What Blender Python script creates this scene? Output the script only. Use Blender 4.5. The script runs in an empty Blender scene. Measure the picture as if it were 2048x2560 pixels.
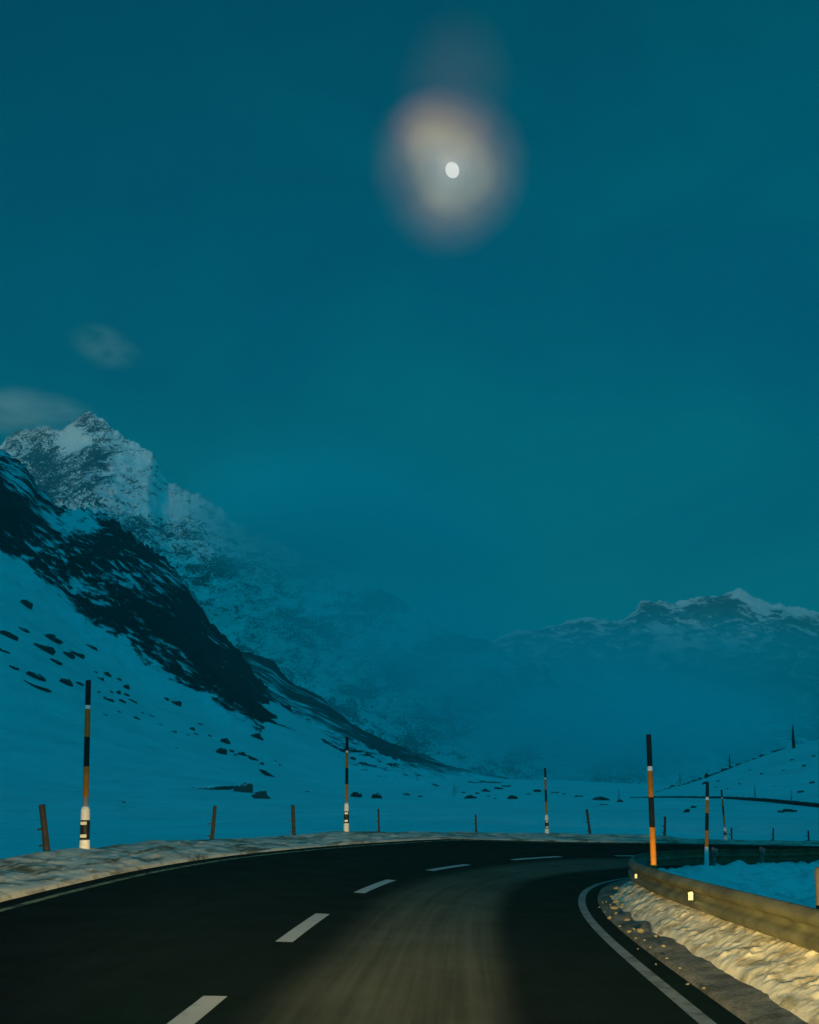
import bpy, bmesh, math, random
import numpy as np
from mathutils import Vector, Matrix, Euler
R = math.radians
random.seed(7)
C = bpy.context.scene.collection
SC = bpy.context.scene

# ------------------------------------------------------------------ camera
F, H, PIT, CX, CY, YH = 2700.0, 1.35, R(7.0), 1024.0, 1280.0, 1999.3
cd = bpy.data.cameras.new('camera')
cam = bpy.data.objects.new('camera', cd); C.objects.link(cam)
SHIFT = YH - CY - F * math.tan(PIT)
cd.sensor_fit = 'HORIZONTAL'; cd.sensor_width = 36; cd.lens = 36 * F / 2048
cd.shift_y = SHIFT / 2048
cd.clip_start = 0.1; cd.clip_end = 120000
cam.location = (0, 0, H); cam.rotation_euler = (R(90) + PIT, 0, 0)
SC.camera = cam

def ray(px, py):
    """world direction through a photo pixel (2048 wide), scaled so that y = 1"""
    a = (px - CX) / F; b = -(py - CY - SHIFT) / F
    dy = math.cos(PIT) - b * math.sin(PIT); dz = math.sin(PIT) + b * math.cos(PIT)
    return a / dy, dz / dy
def at(px, py, Y):
    a, b = ray(px, py)
    return Vector((a * Y, Y, H + b * Y))

# ------------------------------------------------------------------ light and air
SUN_EL, SUN_AZ = 3.2, 196.0           # afterglow low behind the camera; azimuth clockwise from +Y
SUN_STRENGTH = 1.15
SKY_STRENGTH = 0.10
SKY_TINT = (0.0004, 0.94, 0.685)
HAZE_DENSITY = 1.6e-4
HEAD_POWER = 9000.0
SC.view_settings.view_transform = 'Standard'; SC.view_settings.look = 'None'
SC.view_settings.exposure = 0; SC.view_settings.gamma = 1
SC.render.engine = 'CYCLES'
SC.cycles.use_denoising = True
SC.cycles.max_bounces = 6; SC.cycles.diffuse_bounces = 3; SC.cycles.glossy_bounces = 2
SC.cycles.volume_bounces = 3; SC.cycles.transparent_max_bounces = 8
SC.cycles.sample_clamp_indirect = 3

class NT:
    """small node-graph helper"""
    def __init__(s, tree): s.t = tree; s.n = tree.nodes; s.l = tree.links
    def new(s, typ, **kw):
        n = s.n.new(typ)
        for k, v in kw.items():
            if k.startswith('i_'):
                key = k[2:]; key = int(key) if key.isdigit() else key.replace('_', ' ')
                s.put(n.inputs[key], v)
            else: setattr(n, k, v)
        return n
    def put(s, sock, v):
        if isinstance(v, bpy.types.NodeSocket): s.l.new(v, sock)
        elif isinstance(v, bpy.types.Node): s.l.new(v.outputs[0], sock)
        else:
            if sock.type == 'RGBA' and len(v) == 3: v = (*v, 1)
            sock.default_value = v
    def math(s, op, a, b=0.0, clamp=False):
        n = s.n.new('ShaderNodeMath'); n.operation = op; n.use_clamp = clamp
        s.put(n.inputs[0], a); s.put(n.inputs[1], b); return n.outputs[0]
    def ss(s, v, lo, hi, a=0.0, b=1.0):
        n = s.n.new('ShaderNodeMapRange'); n.interpolation_type = 'SMOOTHSTEP'
        s.put(n.inputs[0], v)
        for i, x in enumerate((lo, hi, a, b)): s.put(n.inputs[i + 1], x)
        return n.outputs[0]
    def mix(s, f, a, b, typ='MIX'):
        n = s.n.new('ShaderNodeMixRGB'); n.blend_type = typ
        s.put(n.inputs[0], f); s.put(n.inputs[1], a); s.put(n.inputs[2], b); return n.outputs[0]
    def noise(s, vec, scale, detail=4, rough=0.55, dist=0.0, col=False):
        n = s.n.new('ShaderNodeTexNoise'); s.put(n.inputs['Vector'], vec)
        n.inputs['Scale'].default_value = scale; n.inputs['Detail'].default_value = detail
        n.inputs['Roughness'].default_value = rough; n.inputs['Distortion'].default_value = dist
        return n.outputs['Color' if col else 'Fac']
    def mapv(s, vec, scale=(1, 1, 1), rot=(0, 0, 0), loc=(0, 0, 0)):
        n = s.n.new('ShaderNodeMapping'); s.put(n.inputs[0], vec)
        n.inputs['Scale'].default_value = scale; n.inputs['Rotation'].default_value = rot; n.inputs['Location'].default_value = loc
        return n.outputs[0]
    def ramp(s, v, stops):
        n = s.n.new('ShaderNodeValToRGB'); s.put(n.inputs[0], v)
        el = n.color_ramp.elements
        while len(el) < len(stops): el.new(0.5)
        for e, (p, c) in zip(el, stops): e.position = p; e.color = (*c, 1)
        return n.outputs[0]

MOON_PX, MOON_D = (1131, 425), 20000.0
MOON = at(*MOON_PX, MOON_D)
def make_world():
    w = bpy.data.worlds.new('World'); SC.world = w; w.use_nodes = True
    n = NT(w.node_tree); n.n.clear()
    sky = n.new('ShaderNodeTexSky', sky_type='NISHITA', sun_disc=False)
    sky.sun_elevation = R(SUN_EL); sky.sun_rotation = R(SUN_AZ)
    sky.altitude = 2000; sky.air_density = 1.0; sky.dust_density = 0.3; sky.ozone_density = 3.0
    g = n.new('ShaderNodeTexCoord').outputs['Generated']
    col = n.mix(1.0, sky.outputs[0], SKY_TINT, 'MULTIPLY')
    # thin high cloud, faintly mottled
    m1 = n.noise(n.mapv(g, (1, 1, 1.8), loc=(0.35, 0, 0)), 3.4, 6, 0.55, 0.5)
    col = n.mix(1.0, col, n.ramp(m1, [(0.28, (0.8, 0.76, 0.93)), (0.5, (1, 0.99, 1)), (0.72, (1.2, 1.26, 1.12))]), 'MULTIPLY')
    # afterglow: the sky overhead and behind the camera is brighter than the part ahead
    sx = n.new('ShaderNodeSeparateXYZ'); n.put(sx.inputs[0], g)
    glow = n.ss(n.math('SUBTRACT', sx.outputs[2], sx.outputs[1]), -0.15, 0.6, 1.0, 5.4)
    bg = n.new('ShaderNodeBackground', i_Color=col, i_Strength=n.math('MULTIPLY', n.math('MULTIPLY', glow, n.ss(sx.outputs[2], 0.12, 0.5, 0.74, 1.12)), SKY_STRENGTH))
    # corona: thin cloud in front of the moon, lit by it
    d = (MOON - Vector((0, 0, H))).normalized()
    right = Vector((1, 0, 0)); right = (right - d * right.dot(d)).normalized(); up = right.cross(d)
    def dot(v):
        q = n.new('ShaderNodeVectorMath', operation='DOT_PRODUCT'); n.put(q.inputs[0], g); q.inputs[1].default_value = v
        return q.outputs['Value']
    wob = n.noise(g, 8.0, 3, 0.5); wob2 = n.noise(n.mapv(g, loc=(3, 1, 7)), 8.0, 3, 0.5)
    x = n.math('ADD', dot(right), n.math('MULTIPLY', n.math('SUBTRACT', wob, 0.5), 0.045))
    y = n.math('ADD', dot(up), n.math('MULTIPLY', n.math('SUBTRACT', wob2, 0.5), 0.045))
    def r2(cx, cy, sx, sy):
        a = n.math('DIVIDE', n.math('SUBTRACT', x, cx), sx); b = n.math('DIVIDE', n.math('SUBTRACT', y, cy), sy)
        return n.math('SQRT', n.math('ADD', n.math('MULTIPLY', a, a), n.math('MULTIPLY', b, b)))
    px = 1 / 2790.0
    main = r2(-4 * px, 0 * px, 190 * px, 185 * px)
    core = n.ramp(main, [(0.0, (0.44, 0.46, 0.42)), (0.07, (0.34, 0.36, 0.32)), (0.18, (0.275, 0.295, 0.25)), (0.38, (0.215, 0.198, 0.135)),
                         (0.56, (0.098, 0.070, 0.054)), (0.74, (0.036, 0.023, 0.022)), (0.9, (0.008, 0.005, 0.005)), (1.0, (0, 0, 0))])
    lobe = r2(-22 * px, 72 * px, 125 * px, 105 * px)
    core = n.mix(1.0, core, n.ramp(lobe, [(0.0, (0.105, 0.080, 0.025)), (0.4, (0.085, 0.058, 0.018)), (0.75, (0.030, 0.014, 0.012)), (1.0, (0, 0, 0))]), 'ADD')
    plume = r2(12 * px, 175 * px, 140 * px, 165 * px)
    pl = n.ramp(plume, [(0.0, (0.028, 0.018, 0.014)), (0.35, (0.020, 0.012, 0.009)), (0.7, (0.008, 0.004, 0.003)), (1.0, (0, 0, 0))])
    tot = n.mix(1.0, n.mix(1.0, core, pl, 'ADD'), n.ramp(n.noise(g, 16.0, 6, 0.6, 0.6), [(0.3, (0.84, 0.82, 0.8)), (0.7, (1.14, 1.12, 1.1))]), 'MULTIPLY')
    front = n.math('GREATER_THAN', dot(d), 0.5)
    bg2 = n.new('ShaderNodeBackground', i_Color=n.mix(1.0, tot, (1.15, 1.0, 0.9), 'MULTIPLY'), i_Strength=front)
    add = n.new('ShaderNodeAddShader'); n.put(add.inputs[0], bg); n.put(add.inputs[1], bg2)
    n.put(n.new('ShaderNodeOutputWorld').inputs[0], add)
make_world()

sl = bpy.data.lights.new('sun', 'SUN'); so = bpy.data.objects.new('sun', sl); C.objects.link(so)
sl.energy = SUN_STRENGTH; sl.angle = R(3); sl.color = (1.0, 0.60, 0.36)
saz = R(SUN_AZ)
sdir = Vector((math.sin(saz) * math.cos(R(SUN_EL)), math.cos(saz) * math.cos(R(SUN_EL)), math.sin(R(SUN_EL))))
so.rotation_euler = sdir.to_track_quat('Z', 'Y').to_euler()

def headlamp(x, kick):
    l = bpy.data.lights.new('headlamp', 'SPOT'); o = bpy.data.objects.new('headlamp', l); C.objects.link(o)
    l.energy = HEAD_POWER; l.color = (1.0, 0.70, 0.25); l.spot_size = R(120); l.spot_blend = 0.5; l.shadow_soft_size = 0.06
    o.location = (x, 1.7, 0.72); o.rotation_euler = (R(90), 0, 0)
    l.use_nodes = True; n = NT(l.node_tree); n.n.clear()
    # dipped beam: flat cut-off just under the horizontal, wide spread, strong on the road ahead
    tc = n.new('ShaderNodeTexCoord').outputs['Normal']
    sp = n.new('ShaderNodeSeparateXYZ'); n.put(sp.inputs[0], tc)
    z = n.math('ABSOLUTE', sp.outputs['Z'])
    az = n.math('DIVIDE', sp.outputs['X'], z); el = n.math('DIVIDE', sp.outputs['Y'], z)
    cut = n.ss(el, -0.02, 0.10, 1.0, 0.16)
    a2 = n.math('MULTIPLY', az, az)
    spread = n.math('EXPONENT', n.math('MULTIPLY', a2, -2.0))
    near = n.ss(el, -0.17, -0.03, 0.15, 1.0)
    core = n.math('ADD', n.math('MULTIPLY', n.math('EXPONENT', n.math('MULTIPLY', a2, -22.0)), 0.45), n.math('MULTIPLY', spread, 0.85))
    s = n.math('MULTIPLY', n.math('MULTIPLY', cut, core), near)
    em = n.new('ShaderNodeEmission', i_Strength=s)
    n.put(n.new('ShaderNodeOutputLight').inputs[0], em)
headlamp(-0.52, 0); headlamp(0.72, 0)

# ------------------------------------------------------------------ noise in numpy
def _hash(ix, iy, iz, seed):
    h = (ix.astype(np.int64) * 374761393 + iy.astype(np.int64) * 668265263 + iz.astype(np.int64) * 2147483647 + seed * 1274126177) & 0xffffffff
    h = ((h ^ (h >> 13)) * 1274126177) & 0xffffffff
    h = ((h ^ (h >> 16)) * 2246822519) & 0xffffffff
    return ((h ^ (h >> 15)) & 0xffff) / 65535.0
def vnoise(x, y, z=0.0, seed=0):
    x, y, z = np.broadcast_arrays(np.asarray(x, float), np.asarray(y, float), np.asarray(z, float))
    ix, iy, iz = np.floor(x), np.floor(y), np.floor(z)
    fx, fy, fz = x - ix, y - iy, z - iz
    fx, fy, fz = [t * t * t * (t * (t * 6 - 15) + 10) for t in (fx, fy, fz)]
    r = 0
    for dx in (0, 1):
        for dy in (0, 1):
            for dz in (0, 1):
                w = (fx if dx else 1 - fx) * (fy if dy else 1 - fy) * (fz if dz else 1 - fz)
                r = r + w * _hash(ix + dx, iy + dy, iz + dz, seed)
    return r * 2 - 1
def fbm(x, y, z=0.0, oct=4, seed=0, gain=0.5, ridged=False):
    r, a, t = 0, 1.0, 0
    for i in range(oct):
        v = vnoise(np.asarray(x) * 2 ** i, np.asarray(y) * 2 ** i, np.asarray(z) * 2 ** i, seed + i * 17)
        r = r + a * ((1 - 2 * np.abs(v)) if ridged else v); t += a; a *= gain
    return r / t

def worley(x, y, z, seed=0):
    """distance to the nearest of one random point per unit cell, and that point's own random number"""
    x, y, z = np.broadcast_arrays(x, y, z); ix, iy, iz = np.floor(x), np.floor(y), np.floor(z)
    best = np.full(x.shape, 9.0); idn = np.zeros(x.shape)
    for dx in (-1, 0, 1):
        for dy in (-1, 0, 1):
            for dz in (-1, 0, 1):
                a, b, c = ix + dx, iy + dy, iz + dz
                d = (a + _hash(a, b, c, seed) - x) ** 2 + (b + _hash(a, b, c, seed + 1) - y) ** 2 + (c + _hash(a, b, c, seed + 2) - z) ** 2
                h = _hash(a, b, c, seed + 3); m = d < best
                best = np.where(m, d, best); idn = np.where(m, h, idn)
    return np.sqrt(best), idn
def clods(x, y, z, f, seed):
    d, i = worley(x * f + 0.35 * fbm(x * f * 2, y * f * 2, z * f * 2, 2, seed), y * f, z * f, seed)
    return np.clip(0.62 - d, -0.1, 1) * (0.15 + 1.3 * i ** 2) / f

# ------------------------------------------------------------------ object helpers
def props(o, label=None, cat=None, group=None, kind=None):
    for k, v in (('label', label), ('category', cat), ('group', group), ('kind', kind)):
        if v: o[k] = v
    return o
def link(name, me, mats, parent=None, smooth=True):
    o = bpy.data.objects.new(name, me); C.objects.link(o)
    for m in (mats if isinstance(mats, (list, tuple)) else [mats]): me.materials.append(m)
    if smooth and len(me.polygons): me.polygons.foreach_set('use_smooth', [True] * len(me.polygons))
    if parent: o.parent = parent
    return o
def grid_mesh(name, P, uv=None, attr=None):
    """P: (rows, cols, 3) array -> quad sheet"""
    nr, nc = P.shape[:2]
    idx = np.arange(nr * nc).reshape(nr, nc)
    q = np.stack([idx[:-1, :-1], idx[:-1, 1:], idx[1:, 1:], idx[1:, :-1]], -1).reshape(-1, 4)
    me = bpy.data.meshes.new(name)
    me.from_pydata(P.reshape(-1, 3).tolist(), [], q.tolist()); me.update()
    if uv is not None:
        l = me.uv_layers.new(name='UVMap'); vi = np.empty(len(me.loops), int); me.loops.foreach_get('vertex_index', vi)
        l.data.foreach_set('uv', uv.reshape(-1, 2)[vi].astype(np.float32).ravel())
    if attr is not None:
        a = me.attributes.new('rock', 'FLOAT', 'POINT'); a.data.foreach_set('value', attr.reshape(-1).astype(np.float32))
    return me
def empty(name, loc):
    o = bpy.data.objects.new(name, None); C.objects.link(o); o.location = loc; o.empty_display_size = 0.1
    return o
def bm_obj(name, bm, mats, parent=None, smooth=True):
    me = bpy.data.meshes.new(name); bmesh.ops.recalc_face_normals(bm, faces=bm.faces[:]); bm.to_mesh(me); bm.free()
    return link(name, me, mats, parent, smooth)
def lathe(bm, prof, seg=14, cx=0, cy=0, mi=None):
    rings = []
    for r, z in prof:
        rings.append([bm.verts.new((cx + r * math.cos(2 * math.pi * i / seg), cy + r * math.sin(2 * math.pi * i / seg), z)) for i in range(seg)])
    for k in range(len(rings) - 1):
        for i in range(seg):
            f = bm.faces.new((rings[k][i], rings[k][(i + 1) % seg], rings[k + 1][(i + 1) % seg], rings[k + 1][i]))
            if mi: f.material_index = mi[k]
    t = bm.faces.new(rings[-1]); b = bm.faces.new(rings[0][::-1])
    if mi: t.material_index = mi[-1]; b.material_index = mi[0]
def box(bm, c, s, rot=None, mi=0):
    r = bmesh.ops.create_cube(bm, size=1)
    M = Matrix.Translation(c) @ (rot.to_matrix().to_4x4() if rot else Matrix()) @ Matrix.Diagonal((*s, 1))
    bmesh.ops.transform(bm, matrix=M, verts=r['verts'])
    for v in r['verts']:
        for f in v.link_faces: f.material_index = mi

# ------------------------------------------------------------------ materials
def mat(name):
    m = bpy.data.materials.new(name); m.use_nodes = True
    n = NT(m.node_tree); n.n.clear()
    bs = n.new('ShaderNodeBsdfPrincipled'); out = n.new('ShaderNodeOutputMaterial'); n.put(out.inputs[0], bs)
    return m, n, bs
def bump(n, bs, h, strength=0.5, dist=0.05):
    b = n.new('ShaderNodeBump', i_Strength=strength, i_Distance=dist, i_Height=h); n.put(bs.inputs['Normal'], b)
def plain(name, col, rough=0.6, metal=0.0, var=0.15, scale=12, bmp=0.2, spec=0.3):
    m, n, bs = mat(name)
    g = n.new('ShaderNodeTexCoord').outputs['Object']
    nz = n.noise(g, scale, 5, 0.6)
    c = n.mix(1.0, col, n.ramp(nz, [(0.3, (1 - var,) * 3), (0.7, (1 + var,) * 3)]), 'MULTIPLY')
    n.put(bs.inputs['Base Color'], c); bs.inputs['Roughness'].default_value = rough; bs.inputs['Metallic'].default_value = metal
    bs.inputs['Specular IOR Level'].default_value = spec
    bump(n, bs, nz, bmp, 0.01)
    return m
def world_pos(n): return n.new('ShaderNodeNewGeometry').outputs['Position']

def snow_mat(name, col=(0.80, 0.81, 0.82), dirt=None, dirt_scale=1.2, lo=0.5, hi=0.7, bscale=6.0, bdist=0.04, drift=True, stretch=None):
    m, n, bs = mat(name); p = world_pos(n)
    if stretch: p = n.mapv(n.new('ShaderNodeUVMap').outputs[0], stretch)   # u across, v along the road: the plough drags everything lengthways
    c = n.mix(n.ss(n.noise(p, 0.05, 5, 0.6), 0.35, 0.7), col, tuple(x * 0.86 for x in col))
    c = n.mix(n.ss(n.noise(p, 1.4, 7, 0.7), 0.45, 0.75), c, tuple(x * 0.72 for x in col))
    if drift:
        c = n.mix(n.ss(n.noise(n.mapv(p, (0.25, 1, 1)), 0.14, 6, 0.6), 0.45, 0.65, 0, 0.35), c, tuple(x * 0.8 for x in col))
    if dirt:
        c = n.mix(n.ss(n.noise(p, dirt_scale, 7, 0.65, 0.5), lo, hi), c, dirt)
    n.put(bs.inputs['Base Color'], c); bs.inputs['Roughness'].default_value = 0.75; bs.inputs['Specular IOR Level'].default_value = 0.15
    bump(n, bs, n.noise(p, bscale, 6, 0.6), 0.4, bdist)
    return m
M_field = snow_mat('field_snow', (0.78, 0.80, 0.79), dirt=(0.56, 0.57, 0.57), dirt_scale=0.11, lo=0.5, hi=0.75, bscale=0.8, bdist=0.25)
M_bank = snow_mat('roadside_snow', (0.50, 0.475, 0.39), dirt=(0.10, 0.085, 0.045), dirt_scale=3.4, lo=0.44, hi=0.66, bscale=14, bdist=0.03, drift=False, stretch=(1.0, 0.32, 1.0))
M_pile = snow_mat('ploughed_snow', (0.62, 0.58, 0.45), dirt=(0.29, 0.25, 0.155), dirt_scale=7.0, lo=0.42, hi=0.66, bscale=34, bdist=0.006, drift=False, stretch=(1.0, 0.45, 1.0))
M_inner = snow_mat('bend_snow', (0.84, 0.84, 0.83), dirt=(0.50, 0.51, 0.52), dirt_scale=2.6, lo=0.46, hi=0.72, bscale=5, bdist=0.12)

def rock_snow(name, scale, rock=(0.022, 0.021, 0.020), rot=0.0, stretch=(1, 1, 1), soft=0.05, snowc=(0.8, 0.8, 0.8), bd=3.0, fine=6.0, fw=0.35):
    """snow lying between bare rock; the mesh attribute 'rock' says how much rock shows"""
    m, n, bs = mat(name)
    uv = n.new('ShaderNodeUVMap').outputs[0]
    v = n.mapv(uv, stretch, (0, 0, rot))
    a = n.noise(v, scale, 9, 0.66, 0.6)
    b = n.noise(n.mapv(uv, (stretch[0], stretch[1], 1), (0, 0, rot), (5, 9, 0)), scale * fine, 7, 0.7, 0.3)
    h = n.math('ADD', n.math('MULTIPLY', a, 1 - fw), n.math('MULTIPLY', b, fw))
    h = n.math('ADD', n.math('MULTIPLY', n.math('SUBTRACT', h, 0.5), 2.6), 0.5)
    at_ = n.new('ShaderNodeAttribute', attribute_name='rock').outputs['Fac']
    k = n.ss(n.math('ADD', h, n.math('SUBTRACT', at_, 0.5)), 0.5 - soft, 0.5 + soft)
    rk = n.mix(n.noise(v, scale * 3, 6, 0.7), tuple(x * 0.5 for x in rock), tuple(x * 1.7 for x in rock))
    n.put(bs.inputs['Base Color'], n.mix(k, snowc, rk)); bs.inputs['Roughness'].default_value = 0.85
    bs.inputs['Specular IOR Level'].default_value = 0.1
    bump(n, bs, n.math('ADD', a, n.math('MULTIPLY', k, 0.25)), 0.9, bd)
    return m
M_cliff = rock_snow('cliff_rock', 0.040, (0.016, 0.016, 0.015), R(-38), (0.9, 1.2, 1), 0.06, (0.74, 0.75, 0.76), 3.0, fw=0.55, fine=4.5)
M_peak = rock_snow('peak_rock', 0.026, (0.035, 0.033, 0.030), R(-50), (1.2, 0.95, 1), 0.06, bd=8.0, fw=0.55)
M_range = rock_snow('range_rock', 0.014, (0.05, 0.048, 0.045), R(30), (1, 1.2, 1), 0.06, bd=25.0)
M_spur = rock_snow('spur_scree', 0.022, (0.03, 0.03, 0.028), R(-36), (0.35, 2.2, 1), 0.10, bd=2.0, fw=0.5)

def rock_mat(name='boulder_rock', g=1.0):
    m, n, bs = mat(name); p = world_pos(n)
    nz = n.noise(p, 2.2, 7, 0.65)
    rk = n.mix(nz, (0.010 * g, 0.010 * g, 0.009 * g), (0.045 * g, 0.043 * g, 0.038 * g))
    up = n.new('ShaderNodeSeparateXYZ'); n.put(up.inputs[0], n.new('ShaderNodeNewGeometry').outputs['Normal'])
    k = n.ss(n.math('ADD', up.outputs[2], n.math('MULTIPLY', n.math('SUBTRACT', nz, 0.5), 1.1)), 0.66, 0.86)
    n.put(bs.inputs['Base Color'], n.mix(k, rk, (0.75, 0.76, 0.77))); bs.inputs['Roughness'].default_value = 0.85
    bump(n, bs, nz, 0.7, 0.15); return m
M_rock = rock_mat(); M_pale_rock = rock_mat('grey_boulder_rock', 3.2)

def road_mat():
    m, n, bs = mat('asphalt')
    uv = n.new('ShaderNodeUVMap').outputs[0]              # u = metres from the inner edge line, v = metres along the road
    s = n.new('ShaderNodeSeparateXYZ'); n.put(s.inputs[0], uv); u = s.outputs[0]
    p = world_pos(n)
    fine = n.noise(p, 90, 3, 0.6); mid = n.noise(p, 1.3, 6, 0.6)
    streak = n.noise(n.mapv(uv, (5.5, 0.10, 1)), 1.6, 6, 0.62)
    blot = n.noise(n.mapv(uv, (0.9, 0.5, 1)), 0.9, 6, 0.65)
    base = n.mix(fine, (0.005, 0.005, 0.0053), (0.012, 0.012, 0.012))
    base = n.mix(n.ss(mid, 0.4, 0.7, 0, 0.5), base, (0.0045, 0.0045, 0.005))
    wob = n.math('ADD', u, n.math('MULTIPLY', n.math('SUBTRACT', n.noise(n.mapv(uv, (0.3, 0.12, 1)), 1.0, 3), 0.5), 0.5))
    salt = n.math('MULTIPLY', n.ss(wob, 0.95, 1.35), n.ss(wob, 2.25, 2.95, 1, 0))   # dry salt left between the wheel tracks
    tex = n.math('ADD', n.math('MULTIPLY', streak, 0.55), n.math('MULTIPLY', blot, 0.45))
    salt = n.math('MULTIPLY', salt, n.ss(tex, 0.28, 0.68, 0.35, 1.0))
    far = n.math('MULTIPLY', n.math('MULTIPLY', n.ss(wob, 3.6, 4.4), n.ss(wob, 5.0, 6.0, 1, 0)), n.ss(streak, 0.35, 0.7, 0.0, 0.07))
    k = n.math('ADD', salt, far)
    c = n.mix(k, base, (0.092, 0.090, 0.064))
    n.put(bs.inputs['Base Color'], c)
    n.put(bs.inputs['Roughness'], n.ss(mid, 0.3, 0.7, 0.75, 0.9)); bs.inputs['Specular IOR Level'].default_value = 0.02
    bump(n, bs, fine, 0.35, 0.006)
    return m
M_road = road_mat()
def paint_mat(name, col, wear_lo=0.5, wear_hi=0.75, under=(0.03, 0.03, 0.03)):
    m, n, bs = mat(name); p = world_pos(n)
    w = n.ss(n.noise(p, 5.0, 7, 0.7), wear_lo, wear_hi)
    c = n.mix(n.noise(p, 1.5, 4), tuple(x * 0.8 for x in col), col)
    n.put(bs.inputs['Base Color'], n.mix(w, c, under)); bs.inputs['Roughness'].default_value = 0.8
    bs.inputs['Specular IOR Level'].default_value = 0.15
    return m
M_dash = paint_mat('lane_paint', (0.43, 0.42, 0.38), 0.50, 0.85, (0.14, 0.14, 0.13))
M_edge = paint_mat('edge_paint', (0.25, 0.245, 0.22), 0.42, 0.72, (0.07, 0.068, 0.06))
M_oedge = paint_mat('snowy_edge_paint', (0.30, 0.27, 0.13), 0.42, 0.60, (0.035, 0.034, 0.03))
def gravel_mat():
    m, n, bs = mat('gravel'); p = world_pos(n)
    a = n.noise(p, 3.0, 8, 0.7); v = n.noise(p, 35, 4, 0.6)
    c = n.mix(n.ss(a, 0.3, 0.7), (0.065, 0.063, 0.055), (0.21, 0.20, 0.17))
    c = n.mix(n.ss(v, 0.45, 0.7, 0, 0.6), c, (0.03, 0.03, 0.028))
    n.put(bs.inputs['Base Color'], c); bs.inputs['Roughness'].default_value = 0.9; bs.inputs['Specular IOR Level'].default_value = 0.1
    bump(n, bs, v, 0.6, 0.02); return m
M_gravel = gravel_mat()
M_steel = plain('weathered_steel', (0.115, 0.112, 0.060), 0.6, 0.25, 0.5, 2.2, 0.15, 0.25)
M_dsteel = plain('galvanised_post', (0.19, 0.19, 0.18), 0.6, 0.3, 0.3, 5)
M_black = plain('black_paint', (0.010, 0.010, 0.011), 0.55, 0, 0.25, 15)
M_orange = plain('orange_paint', (0.42, 0.150, 0.010), 0.6, 0, 0.18, 9)
M_white = plain('white_paint', (0.72, 0.71, 0.68), 0.6, 0, 0.12, 14)
M_grey = plain('grey_plastic', (0.22, 0.22, 0.22), 0.6, 0, 0.15, 14)
M_ring = plain('white_sheeting', (0.85, 0.85, 0.84), 0.4, 0, 0.05, 14)
M_refl = plain('reflector_sheeting', (0.70, 0.68, 0.55), 0.35, 0, 0.05, 30, 0.05, 0.5)
M_wood = plain('old_wood', (0.034, 0.030, 0.028), 0.85, 0, 0.4, 8, 0.6)
M_bark = plain('dead_wood', (0.02, 0.02, 0.019), 0.9, 0, 0.3, 4, 0.6)
M_wall = plain('dark_stone', (0.022, 0.021, 0.020), 0.9, 0, 0.5, 0.8, 0.8)

# ------------------------------------------------------------------ the road's line (plan, height and crossfall)
KS = [-30, -0.01, 0, 6, 10, 14, 19, 25, 32, 40, 60, 66]
KV = [0.004, 0.008, -0.0092, 0.0064, 0.0172, 0.025, 0.0395, 0.0472, 0.0543, 0.0615, 0.0688, 0.0688]
DS = 0.05
S = np.arange(-24, 62 + DS / 2, DS)
i0 = int(round(24 / DS))
kap = np.interp(S, KS, KV)
TH = np.concatenate([[0], np.cumsum((kap[1:] + kap[:-1]) / 2 * DS)]); TH = TH - TH[i0] + 0.0639
tm = (TH[1:] + TH[:-1]) / 2
PX = np.concatenate([[0], np.cumsum(np.sin(tm) * DS)]); PX = PX - PX[i0] + 1.6576
PY = np.concatenate([[0], np.cumsum(np.cos(tm) * DS)]); PY = PY - PY[i0] + 4.5
_k = np.exp(-np.linspace(-2, 2, 81) ** 2); _k /= _k.sum()
def _sm(v): return np.convolve(np.pad(v, 40, mode='edge'), _k, 'valid')
PZ = _sm(np.interp(S, [-24, 0, 15, 30, 60], [0.0, 0.0, -0.2592, -0.6933, -1.1264]))
PC = _sm(np.interp(S, [-24, 0, 12, 25, 60], [-0.008, -0.0081, 0.0591, 0.1049, -0.0377]))
W, CEN = 6.67, 3.195
def road(s, o, dz=0.0):
    """point at s metres along, o metres outward (left) of the inner edge line"""
    x, y, z, c, t = [np.interp(s, S, a) for a in (PX, PY, PZ, PC, TH)]
    o = np.asarray(o, float)
    return np.stack(np.broadcast_arrays(x - np.cos(t) * o, y + np.sin(t) * o, z + c * np.maximum(o, 0) + dz), -1)
def strip(name, s0, s1, ds, offs, dzs, m, kind='structure', fn=None, parent=None):
    s = np.linspace(s0, s1, max(2, int(round((s1 - s0) / ds)) + 1))
    P = np.stack([road(s, np.full_like(s, o), dz) for o, dz in zip(offs, dzs)], 1)
    uv = np.stack(np.broadcast_arrays(np.array(offs)[None, :], s[:, None]), -1)
    if fn: P = fn(P, s[:, None] + 0 * P[..., 0], np.array(offs)[None, :] + 0 * P[..., 0])
    o = link(name, grid_mesh(name, P, uv), m, parent)
    if kind: o['kind'] = kind
    return o
strip('road', -20, 60, 0.25, list(np.linspace(-0.40, W + 0.75, 26)), [0] * 26, M_road)
strip('road_edge_line', -20, 60, 0.2, [-0.125, -0.015], [0.004, 0.004], M_edge)
strip('road_edge_line', -20, 60, 0.2, [W, W + 0.11], [0.004, 0.004], M_oedge)
# lane dashes (start, end) along the road
for a, b in ((-16.5, -13.7), (-10.8, -8.0), (-5.2, -2.4), (0.58, 3.17), (6.05, 8.56), (11.35, 13.95), (16.85, 19.5), (22.25, 24.9), (27.7, 30.2), (33.2, 35.8)):
    o = strip('lane_marking', a, b, 0.2, [CEN - 0.085, CEN + 0.085], [0.004, 0.004], M_dash)

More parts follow.
